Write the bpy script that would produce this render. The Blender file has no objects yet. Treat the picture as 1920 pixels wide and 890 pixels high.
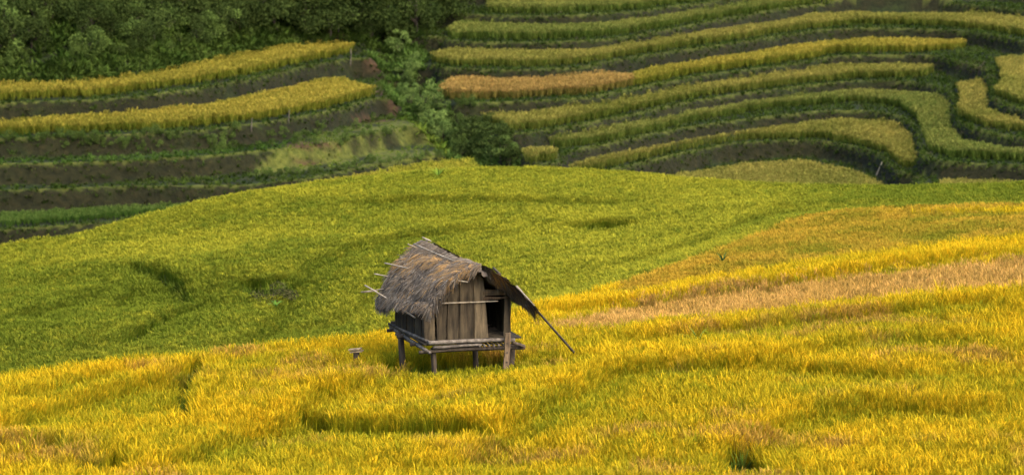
import bpy, math, random
import numpy as np
from mathutils import Vector, Matrix
rng = np.random.default_rng(11); random.seed(11)
SC = bpy.context.scene
COL = SC.collection
R = math.radians
# ------------------------------------------------------------------ camera model (photo pixels 1920 x 890)
F, CX, CY, P, CAMZ = 5444.0, 960.0, 445.0, R(10.02), 20.0
cP, sP = math.cos(P), math.sin(P)
def ray(u, v):
    a = (np.asarray(u, float)-CX)/F; b = (CY-np.asarray(v, float))/F
    return a, cP+b*sP, -sP+b*cP
def proj(x, y, z):
    z = z-CAMZ; d = y*cP-z*sP; up = y*sP+z*cP
    return CX+F*x/d, CY-F*up/d
def on_level(u, v, z):
    dx, dy, dz = ray(u, v); t = (z-CAMZ)/dz
    return dx*t, dy*t
def at(u, v, D):
    dx, dy, dz = ray(u, v); t = D/dy
    return np.array([dx*t, dy*t, CAMZ+dz*t])
def S(t):
    t = np.clip(t, 0, 1); return t*t*(3-2*t)
def vnoise(x, y, sc, seed=0):
    x = np.asarray(x)/sc+1000.37*(seed+1); y = np.asarray(y)/sc+771.13*(seed+1)
    xi = np.floor(x).astype(np.int64); yi = np.floor(y).astype(np.int64); fx = x-xi; fy = y-yi
    fx = fx*fx*(3-2*fx); fy = fy*fy*(3-2*fy)
    def h(a, b):
        n = (a*374761393+b*668265263+seed*1442695041) & 0xffffffff
        n = ((n ^ (n >> 13))*1274126177) & 0xffffffff
        return ((n ^ (n >> 16)) & 0xffff)/65535.0
    return (h(xi, yi)*(1-fx)+h(xi+1, yi)*fx)*(1-fy)+(h(xi, yi+1)*(1-fx)+h(xi+1, yi+1)*fx)*fy
def fbm(x, y, sc, seed=0, o=3):
    r = 0; a = 1; t = 0
    for k in range(o):
        r = r+a*vnoise(x, y, sc/2**k, seed+k*7); t += a; a *= .5
    return r/t
def smooth_line(p, n=6):
    p = [np.array(q, float) for q in p]; p = [2*p[0]-p[1]]+p+[2*p[-1]-p[-2]]; out = []
    for i in range(1, len(p)-2):
        a, b, c, d = p[i-1:i+3]
        for k in range(n):
            t = k/n
            out.append(.5*((2*b)+(c-a)*t+(2*a-5*b+4*c-d)*t*t+(3*b-a-3*c+d)*t**3))
    out.append(p[-2]); return np.array(out)
def sdist(px, py, line):
    """signed distance (left of the line's direction is +), arc position, total length"""
    best = np.full(px.shape, 1e9); sg = np.zeros(px.shape); arc = np.zeros(px.shape); L = 0
    for (ax, ay), (bx, by) in zip(line[:-1], line[1:]):
        dx, dy = bx-ax, by-ay; l2 = dx*dx+dy*dy
        if l2 < 1e-9: continue
        l = math.sqrt(l2)
        t = np.clip(((px-ax)*dx+(py-ay)*dy)/l2, 0, 1)
        ex = px-ax-t*dx; ey = py-ay-t*dy; d = ex*ex+ey*ey
        m = d < best
        best = np.where(m, d, best); sg = np.where(m, dx*(py-ay)-dy*(px-ax), sg); arc = np.where(m, L+t*l, arc)
        L += l
    return np.sqrt(best)*np.where(sg >= 0, 1, -1), arc, L
def inpoly(px, py, poly):
    c = np.zeros(px.shape, bool); n = len(poly)
    for i in range(n):
        x1, y1 = poly[i]; x2, y2 = poly[(i+1) % n]
        if y1 == y2: continue
        c ^= ((y1 > py) != (y2 > py)) & (px < (x2-x1)*(py-y1)/(y2-y1)+x1)
    return c
def tps(pts):
    pts = np.array(pts); xy = pts[:, :2]/20; z = pts[:, 2]; n = len(z)
    r2 = ((xy[:, None]-xy[None])**2).sum(-1); K = np.where(r2 > 0, .5*r2*np.log(r2+1e-12), 0)+np.eye(n)*.02
    A = np.zeros((n+3, n+3)); A[:n, :n] = K; A[:n, n] = 1; A[:n, n+1:] = xy; A[n, :n] = 1; A[n+1:, :n] = xy.T
    w = np.linalg.solve(A, np.concatenate([z, [0, 0, 0]]))
    def f(x, y):
        x = np.clip(x, -34, 34)/20; y = np.clip(y, 44, 136)/20
        r = w[n]+w[n+1]*x+w[n+2]*y
        for i in range(n):
            d = (x-xy[i, 0])**2+(y-xy[i, 1])**2; r = r+w[i]*.5*d*np.log(d+1e-12)
        return r
    return f
# ------------------------------------------------------------------ near hill (ground lies RH below the canopy seen in the photo)
RH = .62
Zy = tps([at(*q) for q in [(-300,890,58),(0,890,58),(500,890,57),(960,890,57),(1400,890,56),(1920,890,55),(2200,890,55),
 (0,1100,48),(960,1100,47),(1920,1100,46),(0,780,64),(500,760,65),(960,760,64.5),(1400,760,63),(1920,760,62),
 (0,718,70),(430,662,73),(700,635,75),(960,620,77),(500,690,70),(960,690,70),(1400,690,67),(1920,690,66),
 (1100,620,76),(1400,600,75),(1700,580,74),(1920,560,74),(1100,560,84),(1300,520,86),(1500,470,90),(1920,440,88),
 (1560,395,102),(1750,390,100),(1920,390,98)]])
Zg = tps([at(*q) for q in [(-200,718,80),(0,718,78),(0,600,88),(0,480,104),(200,560,92),(200,437,108),(430,662,81),(430,500,96),(430,372,113),
 (700,635,84),(700,450,101),(600,345,118),(960,580,88),(960,450,103),(960,318,124),(780,326,122),(1100,322,124),(1100,560,88),(1300,520,90),(1300,400,108),
 (1250,333,121),(1560,395,106),(1700,350,115),(1480,345,119),(1920,345,112),(1920,390,102)]])
def hit(u, v, zf, z0=44, z1=140):
    D = np.linspace(z0, z1, 500); dx, dy, dz = ray(u, v)
    x = dx*D/dy; z = CAMZ+dz*D/dy
    k = np.argmax(z < zf(x, D)); return (x[k], D[k])
B1 = smooth_line([hit(u, v, Zy) for u, v in [(-400,760),(0,720),(200,692),(430,662),(640,640),(740,628),(960,590),(1090,560),(1180,532),(1350,472),(1450,428),(1560,397)]]
                 + [(15,101),(21,99),(40,97)], 4)
B2 = smooth_line([tuple(at(u, v, D)[:2]) for u, v, D in [(-900,640,90),(-300,560,97),(0,482,104),(200,437,108),(330,395,111),(430,372,113),(535,352,116),(700,333,120),(830,320,123),(960,316,124.5),
  (1100,322,124),(1250,334,121),(1400,343,119),(1700,350,115),(1920,346,112),(2300,340,110),(2900,340,108)]], 3)
B1 = B1[np.argsort(B1[:, 0])]; B2 = B2[np.argsort(B2[:, 0])]
def sgraph(x, y, line):
    """distance to a boundary that runs left to right, positive beyond it"""
    d, _, _ = sdist(x, y, line); return np.abs(d)*np.where(y > np.interp(x, line[:, 0], line[:, 1]), 1, -1)
STEPS = [  # photo polyline on the canopy, step, bare gap in front of it
 ([(585,772),(640,790),(700,797),(800,806),(870,815),(940,828)], .40, .55),
 ([(258,492),(300,503),(340,528),(372,566)], .36, .5),
 ([(482,528),(505,545),(545,548)], .40, .8),
 ([(392,676),(366,700),(352,735),(362,790)], .22, .32),
 ([(280,892),(430,832),(560,785),(600,748),(720,712)], .30, 0),
 ([(840,890),(960,806),(1100,728),(1180,700),(1500,694),(1760,722)], .34, 0),
 ([(1395,866),(1450,806),(1560,776),(1750,768),(1930,782)], .34, 0),
 ([(0,828),(150,752),(330,704),(425,672)], .34, 0),
 ([(0,772),(120,730),(300,690)], .22, 0),
 ([(1120,640),(1300,632),(1600,600),(1920,560)], .25, 0),
 ([(980,590),(1250,560),(1500,524),(1920,470)], .22, 0),
 ([(215,648),(290,602),(380,560)], .24, .3),
 ([(200,585),(232,555),(250,530)], .2, .2),
 ([(430,652),(520,600),(560,520),(700,455),(900,420)], .22, 0),
 ([(1050,424),(1120,418),(1215,414)], .32, .45),
 ([(0,600),(130,570),(200,530)], .2, 0),
 ([(560,620),(700,540),(730,470)], .15, 0),
 ([(1150,500),(1330,440),(1480,380)], .2, 0),
 ([(640,380),(900,372),(1200,380)], .2, 0),
 ([(1430,700),(1600,650),(1900,640)], .2, 0),
]
def canopy0(x, y):
    sd = sgraph(x, y, B1)
    w = S(sd/4.5); return Zy(x, y)*(1-w)+Zg(x, y)*w
STEPL = [(smooth_line([hit(u, v, canopy0) for u, v in p], 3), a, g) for p, a, g in STEPS]
# ------------------------------------------------------------------ far terraces: lips traced as level contours
RL = [  # right family: (depth below the camera, lip in photo pixels)
 (21.0, [(838,70),(852,77),(1000,79),(1157,71),(1315,43),(1430,22),(1500,12),(1600,3),(1760,4),(1920,20)]),
 (22.0, [(810,121),(852,128),(993,131),(1100,124),(1157,112),(1315,89),(1500,62),(1600,53),(1765,55),(1843,62),(1920,78)]),
 (23.0, [(824,186),(856,193),(1000,189),(1100,183),(1157,173),(1315,142),(1500,118),(1568,105),(1725,103),(1765,107),(1804,117),(1840,130),(1858,150),(1860,176),(1880,192),(1920,208)]),
 (24.0, [(901,230),(954,250),(1000,248),(1157,220),(1315,187),(1500,161),(1607,152),(1700,153),(1735,158),(1770,168),(1786,184),(1790,212),(1800,228),(1843,246),(1920,258)]),
 (25.0, [(960,296),(1010,307),(1046,303),(1068,284),(1157,265),(1315,234),(1500,212),(1588,207),(1650,210),(1700,226),(1722,258),(1732,290),(1780,303),(1920,310)]),
 (26.0, [(1000,352),(1050,342),(1106,326),(1157,315),(1315,279),(1393,268),(1529,263),(1607,276),(1660,296),(1690,322),(1722,330),(1728,400),(1740,420),(1920,420)]),
]
up = [(838,24),(915,28),(1000,30),(1157,24),(1275,10),(1354,0),(1500,-22),(1700,-32),(1920,-18)]
for k in range(8): RL.insert(0, (20.0-1.0*k, [(u, v-43*k) for u, v in up]))
LL = [(21.6, [(0,194),(229,184),(420,158),(535,132),(657,110)]),
 (22.9, [(0,260),(306,249),(497,230),(611,209),(706,184)]),
 (24.0, [(0,308),(200,304),(420,290),(600,268),(760,236)]),
 (25.1, [(0,358),(185,352),(400,348),(530,343),(660,318),(800,292)]),
 (26.3, [(0,431),(120,424),(235,414),(400,396),(600,372),(800,352)])]
def lipline(pts, H, ext):
    s = smooth_line(pts, 4); x, y = on_level(s[:, 0], s[:, 1], CAMZ-H)
    l = [(x[0]-ext, y[0]+.3*ext*(1 if ext > 20 else 0))]+list(zip(x, y))+[(x[-1]+ext, y[-1])]
    return [np.array(q) for q in l]
def family(x, y, fam, zb):
    z = np.full(x.shape, zb); edge = np.full(x.shape, 99.0); prev = CAMZ-zb
    for H, pts in sorted(fam, key=lambda q: -q[0]):
        line = lipline(pts, H, 25.0)
        sd, _, _ = sdist(x, y, line)
        sd = sd+.25*(vnoise(x, y, 1.7, int(H*9))-.5)
        run = .35+.22*(prev-H)
        z = z+(prev-H)*S((sd+run)/run*.97); prev = H
        edge = np.where(np.abs(sd) < np.abs(edge), sd, edge)
    return z, edge
GX0, GX1, GY0, GY1, GS = -62.0, 62.0, 40.0, 250.0, .25
gx = np.arange(GX0, GX1+.01, GS); gy = np.arange(GY0, GY1+.01, GS)
XX, YY = np.meshgrid(gx, gy)
near = YY < 150; far = YY > 108
Z = np.zeros(XX.shape); EDGE = np.full(XX.shape, 99.0); GAP = np.zeros(XX.shape); RIM_LIT = np.zeros(XX.shape); FOOT_SHADE = np.zeros(XX.shape)
xn, yn = XX[near], YY[near]
zn = canopy0(xn, yn)-RH
gapn = np.zeros(xn.shape)
for line, a, g in STEPL:
    sd, arc, L = sdist(xn, yn, line)
    fade = np.clip(np.minimum(arc, L-arc)/1.2, 0, 1)
    zn += 1.2*a*(S(sd/.55+.5)-.5)*np.exp(-np.abs(sd)/3.2)*fade
    RIM_LIT[near] = np.maximum(RIM_LIT[near], S(a/.3)*fade*np.exp(-((sd-.45)/.5)**2)); FOOT_SHADE[near] = np.maximum(FOOT_SHADE[near], S(a/.3)*fade*np.exp(-((sd+.5)/.6)**2))  # masks for painted light on step edges and painted shade below them
    if g: gapn = np.maximum(gapn, ((sd > -g) & (sd < .05) & (fade > .1)).astype(float))
zn += .12*(fbm(xn, yn, 5, 3)-.5)
Z[near] = zn; GAP[near] = gapn
xf, yf = XX[far], YY[far]
zR, eR = family(xf, yf, RL, CAMZ-27.1)
zL, eL = family(xf, yf, LL, CAMZ-28.3)
# beyond the topmost left terrace the hillside climbs under scrub and wood
ltop = lipline(LL[0][1], 21.6, 25.0)
sdt, _, _ = sdist(xf, yf, ltop)
zL += .55*np.clip(sdt-4.6-.6*vnoise(xf, yf, 4, 5), 0, 60)+.5*S((sdt-4.3)/.6)
uu, vv = proj(xf, yf, .5*(zL+zR))
gu = np.interp(vv, [-300,0,60,110,150,220,280,330,420], [690,718,742,748,765,800,880,935,960])
wL = S((gu-22-uu)/42); wR = S((uu-gu-22)/42); wG = 1-wL-wR
zfar = wL*zL+wR*zR+wG*(.5*(zL+zR)-.8)+.1*(fbm(xf, yf, 3, 21)-.5)
zfar += .35*np.clip(yf-222, 0, 100)
eF = np.where(wL > .9, eL, np.where(wR > .9, eR, 99))
# a plot on a ledge just beyond the near crest
G2 = [(520,362),(535,349),(700,320),(820,299),(888,296),(905,322),(905,345),(820,360),(600,380)]
zl = CAMZ-20.6; lx_, ly_ = on_level(np.array([q[0] for q in G2]), np.array([q[1] for q in G2]), zl+RH)
G2P = list(zip(lx_, ly_))
sd2 = sgraph(xf, yf, B2)
znf = canopy0(xf, yf)-RH
for line, a, g in STEPL: pass
zn_full = np.zeros(XX.shape); zn_full[near] = zn; znear_f = np.where(near[far], zn_full[far], znf)
w2 = S((sd2-.6)/11.0)
zmix = znear_f*(1-w2)+zfar*w2
sdg, _, _ = sdist(xf, yf, [np.array(q) for q in G2P+[G2P[0]]])
ing = inpoly(xf, yf, G2P); dg = np.where(ing, 0, np.abs(sdg)); wg = S(1-dg/2.5)*S(sd2/1.5)
zmix = np.maximum(zmix, zmix*(1-wg)+zl*wg)
Z[far] = zmix
W2 = np.zeros(XX.shape); W2[far] = w2
EDGE[far] = np.where(w2 > .95, eF, 99)
WLG = np.zeros(XX.shape); WLG[far] = wL; WGG = np.zeros(XX.shape); WGG[far] = wG; TOPL = np.full(XX.shape, -99.0); TOPL[far] = sdt
def samp(A, x, y):
    fx = np.clip((np.asarray(x)-GX0)/GS, 0, len(gx)-1.001); fy = np.clip((np.asarray(y)-GY0)/GS, 0, len(gy)-1.001)
    i = fx.astype(int); j = fy.astype(int); fx = fx-i; fy = fy-j
    return (A[j, i]*(1-fx)+A[j, i+1]*fx)*(1-fy)+(A[j+1, i]*(1-fx)+A[j+1, i+1]*fx)*fy
def ground(x, y):
    x = np.asarray(x, float); y = np.asarray(y, float)
    z = samp(Z, x, y)
    k = S((9-y)/10); z = z*(1-k)+(CAMZ-1.7)*k
    z = z+.3*np.clip(y-GY1, 0, 60)+.1*np.clip(np.abs(x)-62, 0, 120)*S((y-120)/80)
    return z
SX, SY = np.gradient(Z, GS)[1], np.gradient(Z, GS)[0]
SLOPE = np.sqrt(SX**2+SY**2)
# ------------------------------------------------------------------ materials
def newmat(name):
    m = bpy.data.materials.new(name); m.use_nodes = True; nt = m.node_tree; nt.nodes.clear()
    out = nt.nodes.new('ShaderNodeOutputMaterial'); return m, nt, out
def N(nt, t, **k):
    n = nt.nodes.new(t)
    for a, b in k.items():
        if a in n.inputs: n.inputs[a].default_value = b
        else: setattr(n, a, b)
    return n
def mixc(nt, fac, a, b, mode='MIX'):
    n = nt.nodes.new('ShaderNodeMix'); n.data_type = 'RGBA'; n.blend_type = mode
    for s, v in ((0, fac), (6, a), (7, b)):
        if hasattr(v, 'is_output') or isinstance(v, bpy.types.NodeSocket): nt.links.new(v, n.inputs[s])
        else: n.inputs[s].default_value = v if s == 0 else (tuple(v)+(1,))[:4]
    return n.outputs[2]
def ramp(nt, src, stops):
    n = nt.nodes.new('ShaderNodeValToRGB'); e = n.color_ramp.elements
    while len(e) < len(stops): e.new(.5)
    for el, (p, c) in zip(e, stops): el.position = p; el.color = (tuple(c)+(1,))[:4] if hasattr(c, '__len__') else (c, c, c, 1)
    nt.links.new(src, n.inputs[0]); return n.outputs[0]
def noise(nt, scale, detail=4, vec=None, rough=.55):
    n = N(nt, 'ShaderNodeTexNoise', Scale=scale, Detail=detail, Roughness=rough)
    if vec is not None: nt.links.new(vec, n.inputs['Vector'])
    return n.outputs['Fac']
def leafmat(name, transl=.35, inst=True):
    """leaf colour comes with each plant ('col') and its lower leaves are greener ('stem' to 'tip' along the blade)"""
    m, nt, out = newmat(name)
    a = N(nt, 'ShaderNodeAttribute', attribute_type='INSTANCER' if inst else 'GEOMETRY', attribute_name='col').outputs['Color']
    b = N(nt, 'ShaderNodeAttribute', attribute_type='GEOMETRY', attribute_name='part').outputs['Color']
    sep = N(nt, 'ShaderNodeSeparateColor'); nt.links.new(b, sep.inputs[0])
    low = mixc(nt, .6, a, (.055, .10, .012))
    c = mixc(nt, sep.outputs[0], low, a)
    hue = mixc(nt, 1., a, (.72, .93, .7), 'MULTIPLY'); hf = ramp(nt, sep.outputs[2], [(.3, 1.), (.55, 0.)]); c = mixc(nt, hf, c, mixc(nt, sep.outputs[0], low, hue))
    head = mixc(nt, 1., a, (1.22, 1.04, 1.2), 'MULTIPLY'); c = mixc(nt, sep.outputs[1], c, head)
    v = N(nt, 'ShaderNodeHueSaturation'); nt.links.new(c, v.inputs['Color'])
    mr = N(nt, 'ShaderNodeMapRange'); mr.inputs['To Min'].default_value = .72; mr.inputs['To Max'].default_value = 1.25
    nt.links.new(sep.outputs[2], mr.inputs['Value']); nt.links.new(mr.outputs[0], v.inputs['Value'])
    d = N(nt, 'ShaderNodeBsdfDiffuse'); t = N(nt, 'ShaderNodeBsdfTranslucent'); mx = N(nt, 'ShaderNodeMixShader', Fac=transl)
    nt.links.new(v.outputs[0], d.inputs[0]); nt.links.new(v.outputs[0], t.inputs[0])
    nt.links.new(d.outputs[0], mx.inputs[1]); nt.links.new(t.outputs[0], mx.inputs[2]); nt.links.new(mx.outputs[0], out.inputs[0])
    return m
M_RICE = leafmat('rice_leaf', .45)
M_WEED = leafmat('weed_leaf', .3)
def terrain_mat():
    m, nt, out = newmat('earth_and_turf')
    geo = N(nt, 'ShaderNodeNewGeometry').outputs['Position']
    c = N(nt, 'ShaderNodeAttribute', attribute_type='GEOMETRY', attribute_name='cover').outputs['Color']
    sep = N(nt, 'ShaderNodeSeparateColor'); nt.links.new(c, sep.inputs[0])
    n1 = noise(nt, .55, 6, geo); n2 = noise(nt, 3.2, 5, geo); n3 = noise(nt, .16, 3, geo)
    earth = ramp(nt, n2, [(.3, (.018, .019, .006)), (.55, (.036, .034, .011)), (.78, (.062, .048, .016))])
    turf = ramp(nt, n2, [(.3, (.014, .022, .006)), (.6, (.045, .06, .014)), (.8, (.085, .11, .022))])
    red = ramp(nt, n2, [(.3, (.07, .040, .022)), (.7, (.20, .105, .055))])
    lawn = ramp(nt, n2, [(.3, (.11, .13, .022)), (.7, (.27, .27, .05))])
    f = N(nt, 'ShaderNodeMath', operation='ADD'); nt.links.new(sep.outputs[0], f.inputs[0]); nt.links.new(n1, f.inputs[1])
    f2 = ramp(nt, f.outputs[0], [(.72, 0.), (.98, 1.)])
    base = mixc(nt, f2, turf, earth); base = mixc(nt, sep.outputs[1], base, lawn); base = mixc(nt, sep.outputs[2], base, red)
    base = mixc(nt, .35, base, ramp(nt, n3, [(.35, .25), (.65, 1.)]), 'MULTIPLY'); base = mixc(nt, 1., base, (.42, .44, .38), 'MULTIPLY')
    b = N(nt, 'ShaderNodeBsdfPrincipled', Roughness=.95); b.inputs['Specular IOR Level'].default_value = .15
    nt.links.new(base, b.inputs['Base Color'])
    bp = N(nt, 'ShaderNodeBump', Strength=.8, Distance=.12); nt.links.new(n2, bp.inputs['Height']); nt.links.new(bp.outputs[0], b.inputs['Normal'])
    nt.links.new(b.outputs[0], out.inputs[0]); return m
def woodmat(name, dark, light, sc=6, streak=(18, 18, 1.5), use_attr=False):
    m, nt, out = newmat(name)
    tc = N(nt, 'ShaderNodeTexCoord').outputs['Object']; mp = N(nt, 'ShaderNodeMapping'); mp.inputs['Scale'].default_value = streak
    nt.links.new(tc, mp.inputs[0]); n1 = noise(nt, 1.0, 8, mp.outputs[0], .65); n2 = noise(nt, 2.3, 4, tc)
    c = ramp(nt, n1, [(.32, dark), (.68, light)])
    c = mixc(nt, .55, c, ramp(nt, n2, [(.3, .35), (.65, 1.1)]), 'MULTIPLY')
    if use_attr:
        a = N(nt, 'ShaderNodeAttribute', attribute_type='GEOMETRY', attribute_name='col').outputs['Color']; c = mixc(nt, 1., c, a, 'MULTIPLY')
    b = N(nt, 'ShaderNodeBsdfPrincipled', Roughness=.85); b.inputs['Specular IOR Level'].default_value = .2
    nt.links.new(c, b.inputs['Base Color'])
    bp = N(nt, 'ShaderNodeBump', Strength=.6, Distance=.02); nt.links.new(n1, bp.inputs['Height']); nt.links.new(bp.outputs[0], b.inputs['Normal'])
    nt.links.new(b.outputs[0], out.inputs[0]); return m
M_BOARD = woodmat('weathered_board', (.018, .014, .009), (.125, .095, .055), streak=(9, 9, 1.3), use_attr=True)
M_POLE = woodmat('grey_pole', (.06, .047, .034), (.23, .19, .14), streak=(9, 9, 9))
M_POST = woodmat('brown_post', (.035, .025, .016), (.12, .088, .055), streak=(14, 14, 2))
M_BAMBOO = woodmat('pale_bamboo', (.20, .16, .10), (.46, .385, .27), streak=(8, 8, 8))
M_BARK = woodmat('bark', (.03, .022, .014), (.10, .075, .05))
def thatchmat():
    m, nt, out = newmat('old_thatch')
    a = N(nt, 'ShaderNodeAttribute', attribute_type='GEOMETRY', attribute_name='col').outputs['Color']
    b = N(nt, 'ShaderNodeBsdfPrincipled', Roughness=.8); b.inputs['Specular IOR Level'].default_value = .2
    nt.links.new(a, b.inputs['Base Color']); nt.links.new(b.outputs[0], out.inputs[0]); return m
M_THATCH = thatchmat()
# ------------------------------------------------------------------ object helpers
def link(o, parent=None):
    COL.objects.link(o)
    if parent is not None: o.parent = parent
    return o
def tag(o, label=None, cat=None, group=None, kind=None):
    if label: o['label'] = label
    if cat: o['category'] = cat
    if group: o['group'] = group
    if kind: o['kind'] = kind
    return o
def empty(name, loc=(0, 0, 0), rz=0):
    o = bpy.data.objects.new(name, None); o.location = loc; o.rotation_euler = (0, 0, rz); o.empty_display_size = .3
    return link(o)
class MB:
    def __init__(s): s.v = []; s.f = []; s.c = []
    def add(s, vs, fs, col=(1, 1, 1)):
        b = len(s.v); s.v += [tuple(map(float, p)) for p in vs]; s.f += [tuple(i+b for i in f) for f in fs]; s.c += [tuple(col)+(1,)]*len(vs)
    def tube(s, pts, rad, n=7, col=(1, 1, 1), wob=0.):
        pts = [Vector(p) for p in pts]; m = len(pts); vs = []; fs = []
        if not hasattr(rad, '__len__'): rad = [rad]*m
        for i, p in enumerate(pts):
            d = (pts[min(i+1, m-1)]-pts[max(i-1, 0)]).normalized()
            a = d.cross(Vector((0, 0, 1)) if abs(d.z) < .9 else Vector((1, 0, 0))).normalized(); b = d.cross(a)
            for k in range(n):
                t = 2*math.pi*k/n; r = rad[i]*(1+wob*(random.random()-.5))
                vs.append(p+a*(math.cos(t)*r)+b*(math.sin(t)*r))
        for i in range(m-1):
            for k in range(n): fs.append((i*n+k, i*n+(k+1) % n, (i+1)*n+(k+1) % n, (i+1)*n+k))
        fs.append(tuple(range(n))[::-1]); fs.append(tuple((m-1)*n+k for k in range(n)))
        s.add(vs, fs, col)
    def prism(s, poly, off, col=(1, 1, 1)):
        n = len(poly); off = Vector(off); vs = [Vector(p) for p in poly]; vs += [p+off for p in vs]
        fs = [tuple(range(n)), tuple(range(2*n-1, n-1, -1))]+[(i, i+n, (i+1) % n+n, (i+1) % n) for i in range(n)]
        s.add(vs, fs, col)
    def build(s, name, mat, parent=None, smooth=False, attr='col', do_link=True):
        me = bpy.data.meshes.new(name); me.from_pydata(s.v, [], s.f)
        a = me.color_attributes.new(attr, 'FLOAT_COLOR', 'POINT'); a.data.foreach_set('color', np.array(s.c, 'f').ravel())
        me.materials.append(mat)
        if smooth: me.polygons.foreach_set('use_smooth', [True]*len(me.polygons))
        me.update(); o = bpy.data.objects.new(name, me)
        if do_link: link(o, parent)
        return o
def stick(a, b, r0, r1=None, bend=.01, seg=5):
    a = Vector(a); b = Vector(b); r1 = r0 if r1 is None else r1; o = []; L = (b-a).length
    w = [Vector([random.uniform(-1, 1)*bend*L for _ in range(3)]) for _ in range(2)]
    for i in range(seg+1):
        t = i/seg; o.append(a.lerp(b, t)+w[0]*math.sin(math.pi*t)+w[1]*math.sin(2*math.pi*t)*.5)
    return o, [r0+(r1-r0)*i/seg for i in range(seg+1)]
# ------------------------------------------------------------------ terrain mesh
def axis(lo, hi, st, out):
    a = list(np.arange(lo, hi+.01, st)); s = st; p = hi
    while p < out[1]: s *= 1.35; p += s; a.append(p)
    s = st; p = lo
    while p > out[0]: s *= 1.35; p -= s; a.insert(0, p)
    return np.array(a)
ax = axis(-48, 48, .3, (-700, 700)); ay = np.concatenate([axis(46, 140, .35, (-300, 46))[:-1], axis(140, 222, .22, (140, 1000))])
ay = np.unique(ay[(ay < 140.0)].tolist()+ay[ay >= 140].tolist()); ay = ay[np.concatenate([[True], np.diff(ay) > .05])]
TX, TY = np.meshgrid(ax, ay); TZ = ground(TX, TY)
n0, n1 = TX.shape
me = bpy.data.meshes.new('terrain'); nv = n0*n1
me.vertices.add(nv); me.vertices.foreach_set('co', np.stack([TX, TY, TZ], -1).astype('f').ravel())
idx = np.arange(nv).reshape(n0, n1); q = np.stack([idx[:-1, :-1], idx[:-1, 1:], idx[1:, 1:], idx[1:, :-1]], -1).reshape(-1, 4)
me.loops.add(len(q)*4); me.loops.foreach_set('vertex_index', q.ravel().astype('i'))
me.polygons.add(len(q)); me.polygons.foreach_set('loop_start', np.arange(0, len(q)*4, 4, dtype='i'))
me.update(calc_edges=True); me.polygons.foreach_set('use_smooth', np.ones(len(q), bool))
sl = samp(SLOPE, TX, TY); ed = samp(EDGE, TX, TY); U, V = proj(TX, TY, TZ)
wfar = samp(W2, TX, TY)
earthy = np.clip(.18+.30*S((sl-.5)/.8), 0, 1)*wfar+(1-wfar)*.3
left_bank = (U < 640) & (V > 255) & (wfar > .9)
earthy = np.where(left_bank & (sl > .5), .5, earthy)
earthy = np.where(samp(WLG, TX, TY)*(samp(TOPL, TX, TY) > 4.0) > .5, np.where(sl > 1.2, .65, .05), earthy)
lawn = np.zeros(TX.shape)
LAWN = [(560,262),(640,242),(720,226),(790,228),(850,290),(720,312),(600,318),(470,330),(500,296)]
lawn = np.where(inpoly(U, V, LAWN) & (wfar > .9), .95*S((fbm(TX, TY, 1.3, 33)-.28)/.25), lawn)
lawn = np.maximum(lawn, .8*((ed > -.05) & (ed < .35) & (wfar > .9) & (sl < .8)))
red = np.zeros(TX.shape)
for cx_, cy_, rx, ry in [(735,200,16,22),(715,165,26,14),(705,120,22,14),(1826,122,28,9),(585,272,50,6),(560,305,46,4),(650,62,50,7),(690,225,40,5)]:
    red = np.maximum(red, S(1.6-((U-cx_)/rx)**2-((V-cy_)/ry)**2)*S((fbm(TX, TY, 1.2, 9)-.25)/.3))
red *= wfar > .9
cov = np.stack([earthy, lawn, red, np.ones(TX.shape)], -1).astype('f')
ca = me.color_attributes.new('cover', 'FLOAT_COLOR', 'POINT'); ca.data.foreach_set('color', cov.ravel())
me.materials.append(terrain_mat())
tag(link(bpy.data.objects.new('terrain', me)), kind='structure')
# ------------------------------------------------------------------ plants: clump prototypes and scattering
def clump(name, nleaf, nhead, h, spread, w, mat, seed, droop=.35, seg=3, green=1.1, hl=.22):
    r = random.Random(seed); vs = []; fs = []; cs = []
    def blade(base, az, lean, L, w, droop, head, br):
        b = len(vs); p = Vector(base); side = Vector((-math.sin(az+r.uniform(-.9, .9)), math.cos(az+r.uniform(-.9, .9)), 0)); a = lean
        for i in range(seg+1):
            t = i/seg; ww = w*(1-t**2.2*.92)*(.7+.6*min(t*2, 1)) if not head else w*(.35 if i == 0 else (1 if i < seg else .3))
            vs.append(p-side*ww*.5); vs.append(p+side*ww*.5)
            g = max(0., min(1., p.z/(h*.8)))**green
            cs.append((g, 1. if head else 0., br, 1)); cs.append((g, 1. if head else 0., br, 1))
            d = Vector((math.cos(az)*math.sin(a), math.sin(az)*math.sin(a), math.cos(a))); p = p+d*(L/seg); a += droop*(1+t)
        for i in range(seg): fs.append((b+2*i, b+2*i+1, b+2*i+3, b+2*i+2))
    for k in range(nleaf):
        az = r.uniform(0, 6.283); q = r.random()
        blade((math.cos(az)*.05*q, math.sin(az)*.05*q, 0), az, spread*(.15+q*.85), h*r.uniform(.78, 1.03), w*r.uniform(.7, 1.3), droop*r.uniform(.1, 1.1), False, r.random())
    for k in range(nhead):
        az = r.uniform(0, 6.283); rr = .17*math.sqrt(r.random()); z = h*r.uniform(.66, .86)
        blade((math.cos(az)*rr, math.sin(az)*rr, z), az, .18, h*hl, w*1.6, .28, True, r.random())
    me = bpy.data.meshes.new(name); me.from_pydata(vs, [], fs)
    a = me.color_attributes.new('part', 'FLOAT_COLOR', 'POINT'); a.data.foreach_set('color', np.array(cs, 'f').ravel())
    me.materials.append(mat); return bpy.data.objects.new(name, me)
def protos(name, objs):
    c = bpy.data.collections.new(name)
    for o in objs: c.objects.link(o)
    return c
NEAR = protos('rice_clumps', [clump('rice_clump', 22, 18, .80, .15, .011, M_RICE, 40+i, .06) for i in range(5)])
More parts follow.
